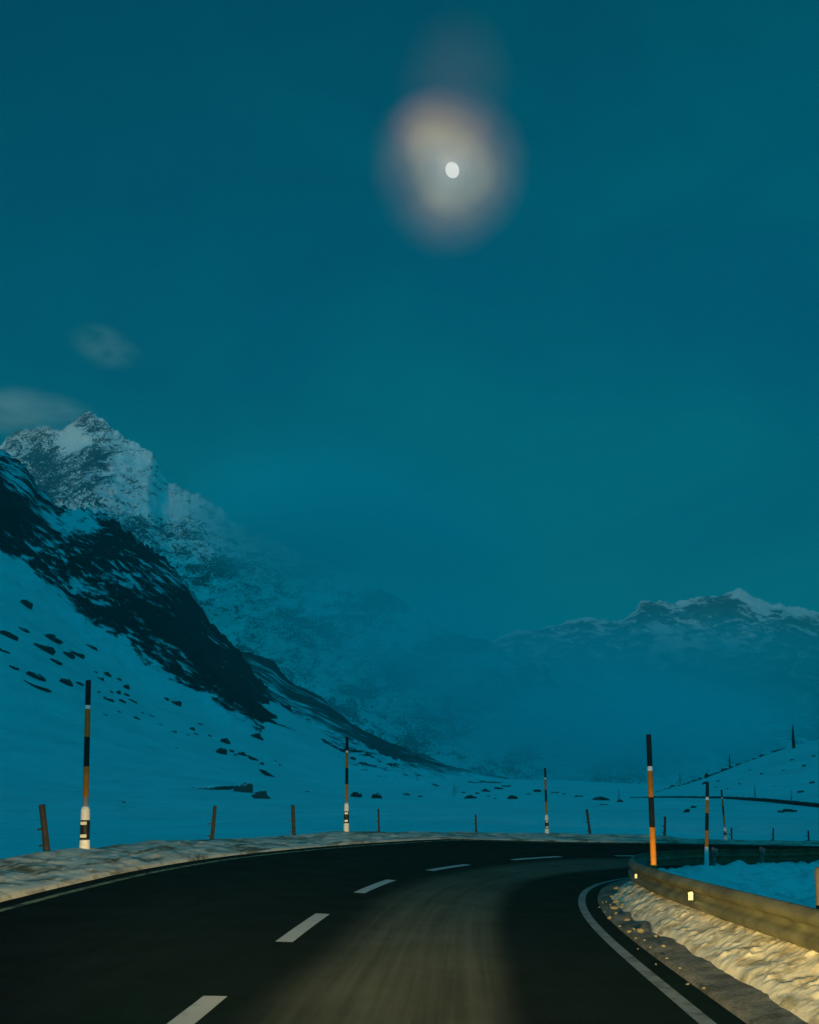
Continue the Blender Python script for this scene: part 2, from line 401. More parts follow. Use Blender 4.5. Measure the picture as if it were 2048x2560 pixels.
# ------------------------------------------------------------------ roadside: gravel shoulder, ploughed snow, outer bank
def shoulder_fn(P, s, o):
    P[..., 2] += 0.05 * fbm(P[..., 0] * 1.5, P[..., 1] * 1.5, 0, 4, 3) * np.clip((-o - 0.3) / 0.2, 0, 1)
    return P
strip('road_shoulder', -20, 58, 0.1, [-0.29, -0.33, -0.45, -0.6, -0.8, -0.95, -1.1], [-0.06, 0.03, 0.05, 0.07, 0.08, 0.02, -0.4], M_gravel, fn=shoulder_fn)

RO = lambda s: np.interp(s, [0, 12, 25, 60], [1.1899, 0.879, 1.0858, 0.9323])   # rail's distance inside the edge line
RZ = 0.6292                                                                     # top of the rail
def pile():
    s = np.concatenate([np.arange(-8, 0, 0.08), np.arange(0, 18, 0.02)]); w = np.linspace(0, 1, 64)
    ro = RO(s)[:, None]; ww = w[None, :]
    foot = (0.50 + 0.09 * fbm(s * 0.8, 0 * s, 0, 3, 9) + np.interp(s, [-2, 4, 12, 17], [0.0, 0.03, -0.02, 0.1]))[:, None]
    o = -(foot + (ro + 0.9 - foot) * ww)                      # from the foot to beyond the rail
    top = (ro + 0.12 - foot) / (ro + 0.9 - foot)
    up = np.clip(ww / top, 0, 1); prof = np.where(ww < top, up ** 0.85, 1 - ((ww - top) / (1 - top)) ** 1.6 * 1.3)
    hh = np.interp(s, [-8, 4, 10, 13, 15, 18], [0.34, 0.335, 0.33, 0.30, 0.2, 0.02])[:, None]
    x, y, z = [road(np.broadcast_to(s[:, None], o.shape), o)[..., i] for i in range(3)]
    u_, v_ = o * 1.15, s[:, None] * 0.42 + 0 * o
    lump = 0.5 + 0.8 * fbm(u_ * 4, v_ * 4, 0, 5, 21)
    clod = np.clip(fbm(x * 11, y * 11, 3, 3, 31) * 2.0, 0, 1)
    z = z + 0.03 + hh * prof + (0.035 * (lump - 0.5) + 0.22 * clods(u_, v_, 0 * o, 4.5, 33) + 0.36 * clods(u_, v_ * 1.5, 0 * o, 11.0, 43) + 0.3 * clods(u_, v_ * 1.8, 0 * o, 22.0, 53)) * np.clip(ww * 8, 0, 1) * np.clip((1 - ww / top) * 4 + 0.15, 0.15, 1)
    z = z - 0.09 * (1 - np.clip(ww * 14, 0, 1))
    P = np.stack([x, y, z], -1)
    o_ = link('snow_pile', grid_mesh('snow_pile', P, np.stack([o, s[:, None] + 0 * o], -1)), M_pile)
    props(o_, 'long heap of dirty ploughed snow under the near guardrail', 'snow heap')
pile()

def inner_bank_fn(P, s, o):
    x, y = P[..., 0], P[..., 1]
    g = ground_z(x.ravel(), y.ravel()).reshape(x.shape)
    t = np.clip((-o - 1.3) / 2.6, 0, 1); t = t * t * (3 - 2 * t)
    q = np.clip((-o - 0.72) / 0.3, 0, 1)
    lift = np.clip((-o - 0.72) / 0.25, 0, 1) * 0.24 * (1 - t)
    rough = 0.10 * fbm(x * 1.1, y * 1.1, 0, 5, 91) + 0.7 * clods(x, y, 0 * x, 1.6, 95) + 0.9 * clods(x, y, 0 * x, 4.2, 96)
    P[..., 2] = (P[..., 2] - 0.05) * (1 - t) + (g - 0.02 - 0.7 * np.clip((-o - 8.0) / 1.3, 0, 1)) * t + lift + 0.6 * rough * q
    P[..., 2] -= 0.75 * np.clip(1 - (s - 12) / 2.5, 0, 1)
    return P
SILX = [-300, 0, 100, 182, 260, 345, 523, 600, 690, 742, 868, 1006, 1188, 1300, 1481, 1666, 1722, 1851, 2036, 2400]
SILY = [2215, 2150, 2135, 2123, 2121, 2107, 2101, 2097, 2093, 2087, 2079, 2083, 2081, 2085, 2085, 2090, 2101, 2106, 2104, 2104]
def bank():
    s = np.concatenate([np.arange(-10, 4, 0.2), np.arange(4, 60, 0.05)])
    oc = W + 1.75
    c = road(s, np.full_like(s, oc))
    dep = c[:, 1] * math.cos(PIT)
    px = CX + F * c[:, 0] / np.maximum(dep, 0.5)
    sil = np.interp(px, SILX, SILY)
    zc = np.array([H + ray(a, b)[1] * Y for a, b, Y in zip(px, sil, c[:, 1])])
    zc = np.where(c[:, 1] > 11, zc, 0.55)
    k = np.exp(-np.linspace(-2, 2, 25) ** 2); k /= k.sum()
    hc = np.convolve(np.pad(zc - c[:, 2], 12, mode='edge'), k, 'valid'); hc = np.clip(hc, 0.05, 1.0)
    offs = np.concatenate([np.linspace(W + 0.34, W + 2.1, 44), [W + 2.5, W + 3.0, W + 3.8, W + 5.0]])
    P = np.stack([road(s, np.full_like(s, o)) for o in offs], 1)
    t = np.clip((offs - offs[0]) / (oc - offs[0]), 0, 1)
    prof = t ** 0.72
    fall = np.clip((offs - oc) / 1.6, 0, 10)
    x, y = P[..., 0], P[..., 1]
    tt = np.broadcast_to(t, x.shape); ou = offs[None, :] + 0 * x; sv = s[:, None] + 0 * x
    n = 0.055 * fbm(x * 1.1, y * 1.1, 0, 5, 5) + 0.02 * fbm(ou * 6, sv * 2, 0, 5, 6) + 0.12 * clods(ou, sv * 0.4, 0 * x, 3.2, 71) + 0.3 * clods(ou, sv * 0.55, 0 * x, 9.0, 73)
    n = n * np.clip(tt * 5, 0.1, 1)
    n = n * np.where(tt >= 0.8, 0.55, 1)
    edge = 0.10 * fbm(s * 1.1, 0 * s, 0, 4, 15)[:, None] * (1 - np.clip(t * 3, 0, 1))[None, :]
    P[..., 2] += hc[:, None] * prof - 0.55 * fall + n + 0.0 * edge - 0.10 * (1 - np.clip(tt * 20, 0, 1)) + 0.02
    o = link('snow_bank', grid_mesh('snow_bank', P, np.stack([ou, sv], -1)), M_bank); o['kind'] = 'structure'
    return s, c, hc
bank_s, bank_c, bank_h = bank()

# ------------------------------------------------------------------ ground: one sheet from the bend to the mountain foot
GY = [5, 20, 45, 70, 110, 170, 260, 380, 450, 600, 900, 1500]
GC = {
 -1600: [2700, 2230, 2080, 2000, 1850, 1640, 1400, 1150, 1000, 900, 950, 1200],
 -500: [2700, 2230, 2140, 2080, 2000, 1850, 1640, 1370, 1200, 1050, 1100, 1300],
 0:    [2700, 2230, 2132, 2085, 2030, 1930, 1765, 1540, 1405, 1240, 1250, 1400],
 250:  [2700, 2230, 2125, 2080, 2040, 1972, 1855, 1692, 1588, 1460, 1480, 1560],
 500:  [2700, 2230, 2118, 2073, 2040, 1997, 1922, 1808, 1742, 1650, 1660, 1720],
 700:  [2700, 2230, 2112, 2068, 2036, 2002, 1950, 1872, 1822, 1760, 1770, 1810],
 900:  [2700, 2230, 2105, 2062, 2033, 2006, 1973, 1932, 1908, 1890, 1895, 1905],
 1050: [2700, 2230, 2103, 2060, 2031, 2007, 1983, 1962, 1951, 1945, 1945, 1945],
 1200: [2700, 2230, 2102, 2058, 2031, 2009, 1987, 1967, 1959, 1952, 1950, 1950],
 1400: [2700, 2230, 2102, 2058, 2031, 2011, 1992, 1974, 1966, 1960, 1957, 1955],
 1570: [2700, 2230, 2103, 2058, 2031, 2011, 1994, 1979, 1972, 1966, 1963, 1960],
 1700: [2700, 2230, 2104, 2060, 2032, 2008, 1965, 1975, 1978, 1975, 1972, 1970],
 1790: [2700, 2230, 2104, 2060, 2032, 2004, 1930, 1960, 1970, 1972, 1972, 1972],
 1900: [2700, 2230, 2104, 2060, 2031, 1994, 1885, 1930, 1950, 1965, 1970, 1972],
 2048: [2700, 2230, 2104, 2060, 2028, 1975, 1845, 1895, 1920, 1950, 1965, 1972],
 2500: [2700, 2230, 2104, 2050, 2000, 1900, 1740, 1780, 1820, 1880, 1940, 1965],
 3600: [2700, 2230, 2090, 2020, 1930, 1780, 1590, 1640, 1700, 1800, 1900, 1950]}
_cx = np.array(sorted(GC)); _ly = np.log(np.array(GY, float))
_gx = np.arange(-1600, 3601, 20.0); _gy = np.linspace(_ly[0], _ly[-1], 240)
_T = np.array([[H + ray(CX, py)[1] * Y for py, Y in zip(GC[c], GY)] for c in _cx])
_T = np.array([np.interp(_gx, _cx, _T[:, j]) for j in range(len(GY))]).T
_T = np.array([np.interp(_gy, _ly, r) for r in _T])
def _gauss(a, ax, sig):
    k = np.exp(-np.arange(-3 * sig, 3 * sig + 1) ** 2 / (2 * sig * sig)); k /= k.sum(); r = 3 * sig
    return np.apply_along_axis(lambda v: np.convolve(np.pad(v, r, mode='edge'), k, 'valid'), ax, a)
_T = _gauss(_gauss(_T, 0, 3), 1, 3)
def field_z(X, Y):
    X = np.asarray(X, float); Y = np.maximum(np.asarray(Y, float), 5.0)
    u = np.clip((CX + F * X / (Y * math.cos(PIT)) - _gx[0]) / 20.0, 0, len(_gx) - 1.001)
    v = np.clip((np.log(Y) - _gy[0]) / (_gy[1] - _gy[0]), 0, len(_gy) - 1.001)
    i, j = u.astype(int), v.astype(int); a, b = u - i, v - j
    z = _T[i, j] * (1 - a) * (1 - b) + _T[i + 1, j] * a * (1 - b) + _T[i, j + 1] * (1 - a) * b + _T[i + 1, j + 1] * a * b
    far = np.clip((Y - 30) / 120, 0, 1)
    z = z + 0.10 * fbm(X / 6, Y / 9, 0, 4, 41) + far * 0.8 * fbm(X / 30, Y / 45, 0, 4, 42) + np.clip((Y - 120) / 300, 0, 1) * 2.2 * fbm(X / 70, Y / 90, 0, 5, 43)
    return z
_PP = np.stack([PX[::8], PY[::8]], 1); _PS = S[::8]
def ground_z(X, Y):
    X = np.atleast_1d(np.asarray(X, float)); Y = np.atleast_1d(np.asarray(Y, float))
    z = field_z(X, Y)
    m = (Y < 75) & (np.abs(X) < 75)
    if m.any():
        x, y, zf = X[m], Y[m], z[m]
        d2 = (x[:, None] - _PP[None, :, 0]) ** 2 + (y[:, None] - _PP[None, :, 1]) ** 2
        k = d2.argmin(1); s = _PS[k]; d = np.sqrt(d2[np.arange(len(k)), k]); th = np.interp(s, S, TH)
        side = -(x - _PP[k, 0]) * np.cos(th) + (y - _PP[k, 1]) * np.sin(th)
        o = np.where(side >= 0, d, -d)
        zr = np.interp(s, S, PZ) + np.interp(s, S, PC) * np.clip(o, 0, W)
        zi = -0.22 - 0.028 * (y - 8) + 0.34 * fbm(x / 2.2, y / 2.2, 0, 5, 51) + 0.20 * fbm(x * 1.1, y * 1.1, 0, 5, 52, 0.6)
        zi = np.minimum(zi, zr + 0.15)
        q = np.clip((-o - 1.4) / 1.4, 0, 1); inner = (zr - 0.18) * (1 - q) + zi * q
        q2 = np.clip((o - W - 3.0) / 12, 0, 1); q2 = q2 * q2 * (3 - 2 * q2)
        outer = (zr - 0.75) * (1 - q2) + np.minimum(zf, zr - 0.2) * q2
        q3 = np.clip((o - W - 14) / 14, 0, 1)
        outer = outer * (1 - q3) + zf * q3
        core = zr - 0.6
        zz = np.where(o < -1.3, inner, np.where(o > W + 2.6, outer, core))
        z[m] = zz
    return z
def ground():
    cols = np.concatenate([np.linspace(-1500, -60, 60), np.linspace(-50, 2100, 520), np.linspace(2110, 3500, 60)])
    a = (cols - CX) / F * math.cos(PIT)
    Y = np.concatenate([np.arange(5, 40, 0.16), np.exp(np.linspace(math.log(40), math.log(1500), 300))])
    X = a[None, :] * Y[:, None]; YY = np.broadcast_to(Y[:, None], X.shape)
    Z = ground_z(X.ravel(), YY.ravel()).reshape(X.shape)
    o = link('ground', grid_mesh('ground', np.stack([X, YY, Z], -1)), M_field); o['kind'] = 'structure'
    x = np.linspace(-900, 900, 60); y = np.linspace(-1300, 6, 60)
    X, Y = np.meshgrid(x, y)
    Z = -1.2 + 0.3 * fbm(X / 40, Y / 40, 0, 4, 61) + np.clip(np.abs(X) - 60, 0, 1e9) * 0.25
    o = link('ground', grid_mesh('ground', np.stack([X, Y, Z], -1)), M_field); o['kind'] = 'structure'
ground()
IO = [-0.72, -0.78, -0.84] + list(-np.arange(0.92, 9.4, 0.09))
strip('snow_bank', 12.0, 58, 0.08, IO, [0] * len(IO), M_inner, fn=inner_bank_fn)
def hit(px, py, y0=12, y1=1400):
    """where the line of sight through a photo pixel meets the ground"""
    a, b = ray(px, py)
    Y = np.exp(np.linspace(math.log(y0), math.log(y1), 1500))
    g = ground_z(a * Y, Y); r = H + b * Y
    k = np.nonzero(r < g)[0]
    i = k[0] if len(k) else int(np.argmin(np.abs(r - g)))
    return Vector((a * Y[i], Y[i], float(g[i])))

# ------------------------------------------------------------------ mountains
def mountain(name, top, base, Yt, Yb, nc, nr, x0, x1, m, amp, freq, seed, rockf, prof=1.0, jag=3.0, back=1.5, jf=0.05, sw=26):
    """a mountainside: crest and foot lines give its outline at true distance, broken up by ridged relief, with a far side behind"""
    px = np.linspace(x0, x1, nc)
    tx, ty = zip(*top); bx, by = zip(*base)
    T = np.interp(px, tx, ty); T = np.convolve(np.pad(T, sw, mode='edge'), np.ones(2 * sw + 1) / (2 * sw + 1), 'valid'); J = np.interp(px, tx, ty) - T; J2 = jag * fbm(px * jf, 0 * px, 0, 5, seed, 0.6)
    B = np.interp(px, bx, by)
    yt = np.interp(px, *zip(*Yt)) if isinstance(Yt, list) else np.full(nc, float(Yt))
    yb = np.interp(px, *zip(*Yb)) if isinstance(Yb, list) else np.full(nc, float(Yb))
    t = np.linspace(0, 1, nr)[:, None]
    Y = yb[None, :] + (yt - yb)[None, :] * t
    bt = np.array([ray(CX, v)[1] for v in T]); bb = np.array([ray(CX, v)[1] for v in B])
    Zt = H + bt * yt; Zb = H + bb * yb
    Z = Zb[None, :] + (Zt - Zb)[None, :] * t ** prof - (J * yt / F)[None, :] * np.clip((t - 0.45) / 0.55, 0, 1) ** 1.5 - (J2 * yt / F)[None, :] * np.clip((t - 0.94) / 0.06, 0, 1)
    e = (Z - H) / Y
    dep = Y * math.cos(PIT) + (Z - H) * math.sin(PIT)
    X = (px[None, :] - CX) / F * dep
    w = np.sin(np.pi * np.clip(t, 0, 1)) ** 0.6
    w = np.maximum(w, 0.25 * (t < 0.5))
    w = np.where(t > 0.5, np.maximum(w, 0.06), w)
    rn = fbm(X * freq, Z * freq * 1.2, Y * freq * 0.5, 6, seed + 3, 0.55, True)
    fn = fbm(X * freq * 5, Z * freq * 5, Y * freq * 2, 4, seed + 5, 0.6, True)
    rel = amp * (rn + 0.28 * fn) * w
    Yd = Y - rel; Zd = Z + 0.35 * rel * np.clip(1.2 - t, 0, 1)
    L = (Zd - Zd[0]) * 1.15 + 0.25 * Yd
    uv = np.stack([X + 0 * L, L + 0 * X], -1)
    rk = rockf(np.broadcast_to(px[None, :], X.shape), CY + SHIFT - F * (-(Y) * math.sin(PIT) + (Z - H) * math.cos(PIT)) / dep, np.broadcast_to(t, X.shape), rel / amp)
    P = np.stack([X, Yd, Zd], -1)
    # far side
    bk = []
    for q in (0.25, 0.6, 1.0):
        Yq = yt * (1 + (back - 1) * q); Zq = Zt * (1 - q) - 20 * q
        bk.append(np.stack([X[-1] * Yq / yt, Yq, Zq], -1))
    P = np.concatenate([P, np.array(bk)], 0)
    uv = np.concatenate([uv, np.stack([np.broadcast_to(uv[-1:, :, 0], (3, nc)), uv[-1:, :, 1] + np.array([100, 250, 400.])[:, None]], -1)], 0)
    rk = np.concatenate([rk, np.repeat(rk[-1:], 3, 0)], 0)
    o = link(name, grid_mesh(name, P, uv, rk), m); o['kind'] = 'structure'
    return o
gauss = lambda x, y, cx, cy, sx, sy: np.exp(-((x - cx) / sx) ** 2 - ((y - cy) / sy) ** 2)
ss = lambda v, a, b: (lambda t: t * t * (3 - 2 * t))(np.clip((v - a) / (b - a), 0, 1))

CL_TOP = [(-900, 760), (-400, 960), (-120, 1080), (0, 1124), (53, 1153), (81, 1189), (89, 1214), (122, 1242), (150, 1270), (180, 1266), (215, 1270), (243, 1281), (284, 1295), (325, 1335), (365, 1360), (406, 1388), (446, 1437), (479, 1473), (499, 1518), (528, 1559), (568, 1599), (609, 1644), (653, 1707), (685, 1740), (732, 1777), (778, 1803), (848, 1840), (917, 1868), (987, 1899), (1060, 1925), (1130, 1948)]
CL_BASE = [(-900, 1000), (-400, 1210), (0, 1400), (110, 1475), (154, 1505), (195, 1545), (243, 1583), (300, 1615), (365, 1688), (426, 1716), (475, 1737), (515, 1753), (568, 1785), (649, 1814), (690, 1826), (732, 1845), (797, 1866), (862, 1896), (917, 1917), (1060, 1955), (1130, 1966)]
def cliff_rock(px, py, t, rel):
    r = 0.575 + 0.16 * rel
    r = r - 0.20 * gauss(px, py, 170, 1330, 60, 90) - 0.16 * gauss(px, py, 60, 1190, 40, 60) - 0.14 * gauss(px, py, 300, 1480, 160, 60) - 0.12 * gauss(px, py, 50, 1420, 80, 40)
    r = r + 0.16 * gauss(px, py, 590, 1680, 70, 80) + 0.14 * gauss(px, py, 480, 1590, 70, 90) + 0.1 * gauss(px, py, 230, 1400, 60, 60) + 0.12 * gauss(px, py, 30, 1290, 60, 70)
    r = r - 0.62 * (1 - ss(t, 0.06, 0.30)) - 0.2 * ss(px, 700, 860) - 0.1 * ss(px, 860, 1050)
    return r
CL_FOOT = [(a, hit(a, b + 40).y - 8) for a, b in CL_BASE]
mountain('mountain', CL_TOP, [(a, b + 80) for a, b in CL_BASE], [(-900, 640), (0, 560), (500, 580), (1130, 680)], CL_FOOT,
         620, 150, -500, 1130, M_cliff, 14.0, 0.018, 101, cliff_rock, 1.05, 15, 1.5, 0.08)

SP_TOP = [(450, 1540), (540, 1590), (602, 1626), (685, 1651), (722, 1702), (801, 1740), (852, 1786), (899, 1823), (960, 1850), (1033, 1877), (1120, 1910), (1260, 1945), (1330, 1962)]
SP_BASE = [(450, 1760), (700, 1880), (1000, 1945), (1330, 1975)]
def spur_rock(px, py, t, rel):
    d = np.interp(px, *zip(*SP_TOP)); q = py - d
    return 0.44 + 0.26 * np.exp(-(q / 36.0) ** 2) + 0.18 * gauss(px, py, 900, 1900, 160, 40) - 0.28 * ss(px, 950, 1200) + 0.1 * rel
mountain('mountain', SP_TOP, SP_BASE, [(450, 1000), (1330, 1250)], [(450, 800), (1330, 1000)], 320, 90, 450, 1330, M_spur, 14.0, 0.01, 201, spur_rock, 1.0, 5, 1.4, 0.04)

PK_TOP = [(-700, 1260), (-400, 1200), (-150, 1150), (0, 1112), (24, 1092), (53, 1076), (101, 1068), (140, 1076), (162, 1066), (191, 1047), (219, 1032), (235, 1031), (260, 1051), (292, 1080), (333, 1104), (377, 1120), (394, 1153), (406, 1185), (426, 1210), (487, 1228), (548, 1270), (600, 1310), (680, 1345), (780, 1402), (900, 1455), (1000, 1495), (1100, 1560), (1250, 1620), (1330, 1655), (1400, 1690), (1480, 1727), (1560, 1775), (1700, 1850), (1850, 1920)]
def peak_rock(px, py, t, rel):
    r = 0.40 + 0.16 * rel
    r = r + 0.22 * gauss(px, py, 120, 1160, 65, 70) + 0.20 * gauss(px, py, 245, 1150, 50, 60) + 0.14 * gauss(px, py, 215, 1060, 35, 25) + 0.1 * gauss(px, py, 170, 1240, 110, 40)
    r = r - 0.45 * gauss(px, py, 178, 1098, 30, 25) - 0.12 * gauss(px, py, 330, 1160, 60, 70) - 0.18 * gauss(px, py, 390, 1270, 120, 40) - 0.15 * gauss(px, py, 560, 1520, 60, 70)
    r = r + 0.22 * gauss(px, py, 560, 1440, 60, 26) + 0.1 * gauss(px, py, 420, 1330, 100, 30)
    r = r + ss(px, 620, 800) * (0.10 * np.sin(px * 0.02 + py * 0.03) - 0.02)
    r = r + 0.2 * gauss(px, py, 740, 1560, 60, 40) + 0.2 * gauss(px, py, 960, 1500, 90, 40) + 0.24 * gauss(px, py, 1200, 1620, 110, 36) + 0.26 * gauss(px, py, 1420, 1722, 80, 30)
    return r
mountain('mountain', PK_TOP, [(-700, 1980), (2048, 1980)], [(-700, 2900), (230, 2700), (700, 2600), (1850, 2600)], [(-700, 1500), (600, 1500), (1850, 1900)],
         700, 240, -500, 1850, M_peak, 75.0, 0.0038, 303, peak_rock, 1.35, 14, 1.4, 0.05)

RG_TOP = [(1000, 1720), (1150, 1640), (1290, 1577), (1340, 1572), (1385, 1562), (1450, 1547), (1545, 1552), (1590, 1525), (1602, 1500), (1640, 1502), (1680, 1508), (1700, 1503), (1750, 1492), (1800, 1492), (1815, 1482), (1845, 1467), (1880, 1488), (1910, 1505), (1935, 1508), (1990, 1516), (2020, 1522), (2150, 1560), (2400, 1640), (2700, 1720)]
def range_rock(px, py, t, rel):
    top = np.interp(px, *zip(*RG_TOP)); q = py - top
    r = 0.50 + 0.2 * rel
    r = r - 0.45 * gauss(px, q, 1875, 18, 40, 26) - 0.4 * gauss(px, q, 1990, 8, 60, 14) - 0.2 * np.exp(-(q / 9.0) ** 2)
    r = r + 0.22 * gauss(px, py, 1800, 1525, 60, 30) + 0.2 * gauss(px, py, 1640, 1535, 50, 25) - 0.25 * gauss(px, py, 1660, 1590, 40, 40)
    return r
mountain('mountain', RG_TOP, [(1000, 1960), (2700, 1960)], 5000, 3400, 480, 150, 1000, 2700, M_range, 130.0, 0.0022, 404, range_rock, 1.2, 9, 1.3, 0.06)

def back_shade_ring():
    """unseen ridge behind the camera, added to shade the valley"""
    a = np.linspace(R(95), R(265), 160); r = np.linspace(900, 3000, 40)
    A, Rr = np.meshgrid(a, r); X = Rr * np.sin(A); Y = Rr * np.cos(A)
    t = np.clip((Rr - 900) / 1300, 0, 1); t = np.where(Rr > 2300, t * (1 - (Rr - 2300) / 900), t)
    Z = -5 + 830 * t ** 1.2 * (1 + 0.22 * fbm(X / 700, Y / 700, 0, 5, 77))
    uv = np.stack([X, Rr], -1)
    o = link('mountain', grid_mesh('mountain', np.stack([X, Y, Z], -1), uv, np.full(X.shape, 0.45)), M_peak); o['kind'] = 'structure'  # unseen ridge, added so its shadow keeps low sun off the valley
back_shade_ring()

# ------------------------------------------------------------------ guardrail round the inside of the bend
def guardrail():
    root = empty('guardrail', tuple(float(v) for v in road(np.array(6.0), -RO(6.0))))
    props(root, 'steel guardrail curving round the inside of the bend with two small reflectors', 'guardrail')
    inv = Matrix.Translation(-Vector(root.location))
    def rail_s(px):
        q = np.arange(0, 12, 0.02); c = road(q, -RO(q) + 0.085)
        return float(q[np.argmin(np.abs(CX + F * c[:, 0] / (c[:, 1] * math.cos(PIT)) - px))])
    def far_s(px):
        q = np.arange(20, 42, 0.02); c = road(q, -RO(q) - 0.09)
        return float(q[np.argmin(np.abs(CX + F * c[:, 0] / (c[:, 1] * math.cos(PIT)) - px))])
    # W-beam: (towards the road, down from the top)
    prof = [(-0.012, -0.004), (0.004, 0.0), (0.030, -0.012), (0.078, -0.048), (0.086, -0.085), (0.040, -0.118), (-0.004, -0.138), (-0.006, -0.172), (0.040, -0.194), (0.086, -0.226), (0.078, -0.264), (0.030, -0.300), (0.004, -0.312), (-0.012, -0.306)]
    back = [(a - 0.006, b) for a, b in prof[::-1]]
    s = np.arange(-9, 58, 0.2); ro = RO(s)
    P = np.stack([road(s, -ro + a, RZ + b) for a, b in prof + back + prof[:1]], 1)
    # keep z from the edge line's level (no crossfall inside)
    me = grid_mesh('beam', P); me.transform(inv)
    link('beam', me, M_steel, root)
    def frame(sv, off, z):
        p = road(np.array(sv), -float(RO(sv)) + off, z); t = float(np.interp(sv, S, TH))
        return Vector([float(v) for v in p]), Euler((0, 0, -t))
    for sv in list(np.arange(-8, 17, 2.0)) + [far_s(1782), far_s(1901), 42, 44, 46, 48, 50, 52, 54, 56]:
        p, e = frame(sv, -0.09, RZ + (0.06 if 20 < sv < 41 else -0.03)); b = bmesh.new()
        # C-section post
        for dx, dy, sx, sy in ((0, 0, 0.006, 0.10), (-0.024, 0.047, 0.05, 0.006), (-0.024, -0.047, 0.05, 0.006)):
            box(b, (dx, dy, -0.55), (sx, sy, 1.1))
        box(b, (0.045, 0, -0.11), (0.08, 0.06, 0.16))
        o = bm_obj('post', b, M_dsteel, root, False); o.location = p - root.location; o.rotation_euler = e
    for sv in (rail_s(1723), rail_s(1588)):
        p, e = frame(sv, 0.085, RZ - 0.155); b = bmesh.new()
        pts = [(-0.024, -0.042), (0.024, -0.042), (0.027, 0.038), (0.010, 0.045), (-0.024, 0.038)]
        fr = [b.verts.new((x, -0.006, z)) for x, z in pts]; bk = [b.verts.new((x, 0.006, z)) for x, z in pts]
        b.faces.new(fr); b.faces.new(bk[::-1])
        for i in range(5): b.faces.new((fr[i], bk[i], bk[(i + 1) % 5], fr[(i + 1) % 5]))
        o = bm_obj('reflector', b, M_refl, root, False); o.location = p - root.location + Vector((-0.02, -0.02, 0)); o.rotation_euler = (0, 0, e.z + 0.3)
        if sv > 8: o.scale = (0.6, 1, 0.7)
    for sv in np.arange(-6, 57, 4.0):                     # overlapped beam joints
        q = np.linspace(sv, sv + 0.32, 5)
        P = np.stack([road(q, -RO(q) + a + (0.004 if a > 0.002 else 0), RZ + b + 0.003 * (0.156 + b) / 0.156) for a, b in prof], 1)
        me = grid_mesh('beam_joint', P); me.transform(inv)
        o = link('beam_joint', me, M_steel, root)
    return root
guardrail()

# ------------------------------------------------------------------ snow poles
def snow_pole(base, top, bands, r0, r1, label, post=None, low_r=None):
    """base/top world points; bands: list of (fraction from the foot, material index) 0 black 1 orange 2 white 3 grey; post: white marker post height"""
    base, top = Vector(base), Vector(top); L = (top - base).length
    root = empty('snow_pole', base); root.rotation_euler = Vector((0, 0, 1)).rotation_difference(top - base).to_euler()
    props(root, label, 'snow pole', 'black and orange snow poles along the road')
    b = bmesh.new(); prof = []; mi = []
    prev = -0.35 / L
    for fr, m in bands:
        rr = lambda q: (low_r if (low_r and q < 0.22) else r0 + (r1 - r0) * max(0, q))
        prof += [(rr(prev), prev * L), (rr(fr), fr * L)]; mi += [m, m]; prev = fr
    prof.append((r1 * 0.7, L + 0.012)); mi.append(mi[-1])
    lathe(b, prof, 14, mi=mi[:-1] + [mi[-1]])
    bm_obj('pole', b, [M_black, M_orange, M_ring, M_grey], root)
    if post:
        hp, rp = post; b = bmesh.new()
        pr = [(rp * 1.25, -0.3), (rp * 1.22, 0.0), (rp * 1.05, hp * 0.32), (rp, hp * 0.34), (rp, hp * 0.70), (rp * 0.98, hp * 0.72), (rp * 0.95, hp * 0.93), (rp * 0.7, hp * 0.985), (rp * 0.45, hp)]
        lathe(b, pr, 16, mi=[0, 0, 1, 1, 1, 0, 0, 0])
        bm_obj('marker_post', b, [M_white, M_black], root)
        for z in (0.40, 0.655):
            b = bmesh.new(); box(b, (0, -rp * 1.02, hp * z), (rp * 1.3, 0.012, hp * 0.062)); bmesh.ops.bevel(b, geom=b.edges[:], offset=0.003, segments=1)
            bm_obj('reflector', b, M_refl, root, False)
    return root
B_OUT = [(0.33, 3), (0.505, 1), (0.675, 0), (0.836, 1), (0.858, 2), (1.0, 0)]   # above a marker post
B_IN = [(0.36, 1), (0.53, 0), (0.675, 1), (0.70, 2), (1.0, 0)]
def bank_pt(px, extra=0.0):
    """foot of something standing on the crest of the outer snow bank under photo column px"""
    dep = bank_c[:, 1] * math.cos(PIT); q = CX + F * bank_c[:, 0] / np.maximum(dep, 0.5)
    ok = np.nonzero((bank_c[:, 1] > 8) & (np.gradient(q) > 0))[0]
    i = ok[np.argmin(np.abs(q[ok] - px))]
    p = road(bank_s[i], W + 1.6 + extra)
    return Vector((float(p[0]), float(p[1]), float(p[2] + bank_h[i])))
def pole_on_bank(px0, py0, px1, py1, label, post_px, w):
    p = bank_pt(px0); p = at(px0, py0, p.y); t = at(px1, py1, p.y)
    k = F / p.y; L = (t - p).length
    snow_pole(p, t, B_OUT, w / k / 2, w / k / 2 * 0.9, label, (post_px / k, w * 1.55 / k / 2))
pole_on_bank(211, 2140, 221, 1702, 'thick snow pole with white marker post at far left on the lit snow bank', 122, 15)
pole_on_bank(866, 2082, 868, 1843, 'snow pole left of centre, its white foot on the bank below the streaked slope', 73, 8)
pole_on_bank(1368, 2088, 1363, 1921, 'slim snow pole on the far bank, right of centre, beyond the lane dashes', 50, 6)
pole_on_bank(1815, 2102, 1804, 1975, 'thinnest snow pole, leaning, on the far bank beyond the guardrail', 33, 5)
def on_rail(px, lo, hi):
    s = np.arange(lo, hi, 0.02); c = road(s, -RO(s) - 0.16); q = CX + F * c[:, 0] / (c[:, 1] * math.cos(PIT))
    return c[np.argmin(np.abs(q - px))]
c = on_rail(1632, 5.0, 12.0); Yp = float(c[1])
